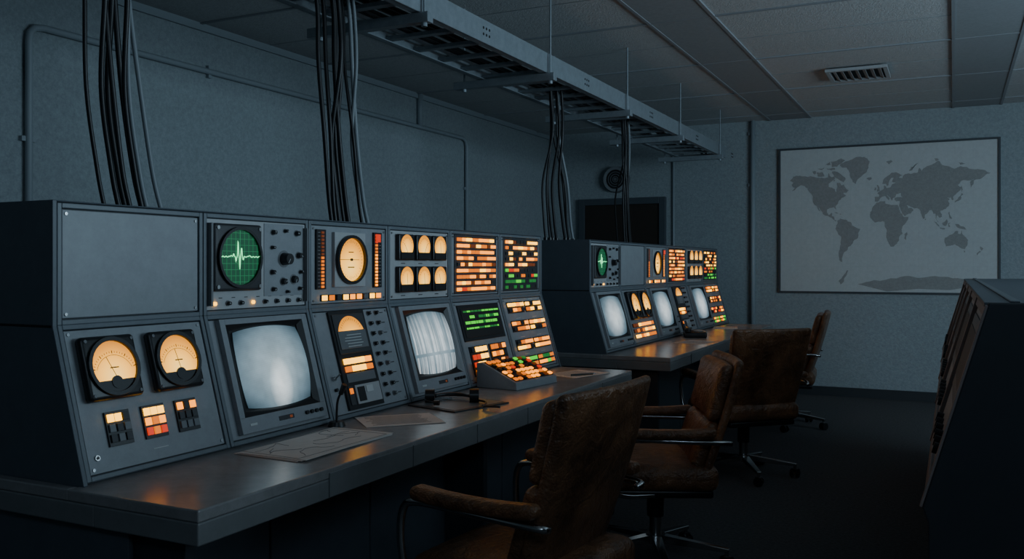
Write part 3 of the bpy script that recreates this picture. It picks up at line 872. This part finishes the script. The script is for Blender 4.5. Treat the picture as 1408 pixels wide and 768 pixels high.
chair(-1.15, 3.72, PI+.42, -.03, -.03)
chair(-1.15, 5.52, PI-.80, -.01, -.02)
chair(-1.20, 7.35, PI+.10)

# ------------------------------------------------------------------ desk objects
def paper(name, x, y, w, h, rz, sheets=1, kind=0):
    P = Part(name, M=Matrix.Translation((x, y, ZD+.0008)) @ Matrix.Rotation(rz, 4, 'Z'))
    for k in range(sheets):
        P.box((.004*k, .003*k, .001+.0018*k), (w, h, .0014), M_paper, Matrix.Rotation(.03*k, 3, 'Z'))
    zt_ = .0018*sheets+.0006
    if kind == 0:
        for c in range(7):
            px, py = random.uniform(-.35, .35)*w, random.uniform(-.35, .35)*h; a = R()*6
            for i in range(14):
                a += random.uniform(-.7, .7); qx, qy = px+.014*math.cos(a), py+.014*math.sin(a)
                if abs(qx) > w*.44 or abs(qy) > h*.44: a += 2.5; continue
                P.box(((px+qx)/2, (py+qy)/2, zt_), (.015, .0016, .0006), M_ink, Matrix.Rotation(a, 3, 'Z')); px, py = qx, qy
        for i in (-1, 1):
            P.box((0, i*h*.46, zt_), (w*.92, .0014, .0006), M_ink); P.box((i*w*.46, 0, zt_), (.0014, h*.92, .0006), M_ink)
    else:
        for i in range(12): P.box((w*(-.40+i*.07), -h*.03, zt_), (.002, h*(.6+.2*R()), .0006), M_ink)
    return P.end()
paper('chart_sheet', -1.70, 2.13, .23, .44, -.03, 3, 0)
paper('paper_sheet', -1.71, 2.585, .21, .27, -.75, 1, 1)
paper('paper_sheet', -1.66, 4.07, .20, .28, -.3, 2, 1)
paper('paper_sheet', -1.76, 7.70, .20, .28, .2, 2, 1)
paper('paper_sheet', -1.62, 6.15, .20, .28, -.2, 1, 1)
P = Part('ballpoint_pen', M=Matrix.Translation((-1.60, 4.02, ZD+.0095)) @ Matrix.Rotation(.9, 4, 'Z'))
P.cyl((-.07, 0, 0), (.05, 0, 0), .0042, M_black, 10); P.cyl((.05, 0, 0), (.07, 0, 0), .0042, M_chrome, 10, .001); P.end()
P = Part('clipboard', M=Matrix.Translation((-1.70, 2.98, ZD)) @ Matrix.Rotation(-.25, 4, 'Z'))
P.box((0, 0, .003), (.25, .30, .005), M_dark); P.box((.0, .0, .0062), (.22, .27, .0014), M_grey)
P.box((-.10, 0, .010), (.03, .10, .008), M_chrome); P.end(.0015, 1)
P = Part('headset', M=Matrix.Translation((-1.73, 2.98, ZD+.007)) @ Matrix.Rotation(.5, 4, 'Z'))
P.tube([(.085*math.cos(math.radians(a)), .09*math.sin(math.radians(a)), .020) for a in range(0, 181, 12)], .006, M_black, 8)
P.tube([(.085*math.cos(math.radians(a))*.92, .09*math.sin(math.radians(a))*.92, .020) for a in range(20, 161, 12)], .008, M_black, 8)
for sx in (-1, 1):
    P.cyl((sx*.085-.018, 0, .026), (sx*.085+.018, 0, .026), .026, M_black, 18)
P.tube(cat([(-.09, 0, .02), (-.10, -.05, .016), (-.06, -.10, .014)], 6), .003, M_black, 6); P.cyl((-.065, -.10, .014), (-.045, -.105, .014), .009, M_black, 10)
P.tube(cat([(.09, 0, .01), (.13, -.04, .006), (.12, -.12, .005), (.18, -.16, .006)], 6), .004, M_black, 6)
P.end()
P = Part('desk_microphone', M=Matrix.Translation((-1.835, 2.40, ZD)))
P.cyl((0, 0, 0), (0, 0, .016), .030, M_black, 20, .024)
P.tube(cat([(0, 0, .012), (0, 0, .05), (.004, 0, .085), (.018, 0, .115)], 5), .004, M_black, 8)
P.cyl((.016, 0, .108), (.032, 0, .140), .008, M_black, 12, .010); P.end()
P = Part('button_keypad_box', M=Matrix.Translation((-1.755, 3.60, ZD+.001)) @ Matrix.Rotation(-.12, 4, 'Z'))
pr = [(-.10, 0), (-.10, .105), (-.075, .11), (.105, .032), (.11, 0)]
n = len(pr)
P.add([(x, -.17, z) for x, z in pr]+[(x, .17, z) for x, z in pr], [tuple(range(n-1, -1, -1)), tuple(range(n, 2*n))]+[(i, (i+1) % n, n+(i+1) % n, n+i) for i in range(n)], M_plate)
sl = Matrix.Rotation(math.atan2(.078, .18), 3, 'Y')
P.box((.014, 0, .0725), (.182, .315, .004), M_black, sl)
for r in range(6):
    for c in range(9):
        t = (r+.5)/6; x = -.070+t*.17; z = .108-t*.0737
        m = random.choice([E_or, E_or2, E_or2, E_or, M_dark, M_black, M_dark, E_red, E_or3] + ([E_gr, E_grd] if c > 4 and r < 3 else []))
        P.box((x+.001, -.142+c*.0355, z+.004), (.017, .023, .010), m, sl)
P.end(.0015, 1)
P = Part('telephone', M=Matrix.Translation((-1.74, 6.62, ZD)) @ Matrix.Rotation(.3, 4, 'Z'))
P.rbox((0, 0, .022), (.17, .20, .044), .014, M_black, 2); P.cyl((.02, 0, .043), (.02, 0, .052), .045, M_grey, 24)
P.rbox((-.055, 0, .062), (.035, .22, .026), .012, M_black, 3)
for s in (-1, 1): P.cyl((-.055, s*.09, .045), (-.055, s*.09, .064), .024, M_black, 16)
P.end()

# ------------------------------------------------------------------ lights
def area(name, loc, target, sx, sy, power, col):
    l = bpy.data.lights.new(name, 'AREA'); l.shape = 'RECTANGLE'; l.size = sx; l.size_y = sy
    l.energy = power; l.color = col
    o = bpy.data.objects.new(name, l); bpy.context.scene.collection.objects.link(o); o.location = loc
    d = Vector(target)-Vector(loc); o.rotation_euler = d.to_track_quat('-Z', 'Y').to_euler(); return o
area('right_fill_light', (3.2, 4.6, 1.7), (-3.0, 5.6, 2.05), 4.5, 1.3, 165, (.54, .76, .92))  # added soft fill in front of the right wall, which has no window
area('rear_fill_light', (.9, -.8, 2.65), (-1.6, 2.6, .9), 1.2, .6, 15, (.55, .75, .95))  # added fill, out of view behind the camera, no fixture modelled
w = bpy.data.worlds.new('world'); bpy.context.scene.world = w; w.use_nodes = True
w.node_tree.nodes['Background'].inputs[0].default_value = (.02, .03, .04, 1)

# ------------------------------------------------------------------ camera
c = bpy.data.cameras.new('camera'); co = bpy.data.objects.new('camera', c); bpy.context.scene.collection.objects.link(co)
c.sensor_width = 36; c.lens = 1228/1408*36; c.shift_y = -18/1408; c.clip_start = .05
co.location = (0, 0, 1.27); co.rotation_euler = (math.pi/2, 0, math.radians(26.3))
bpy.context.scene.camera = co
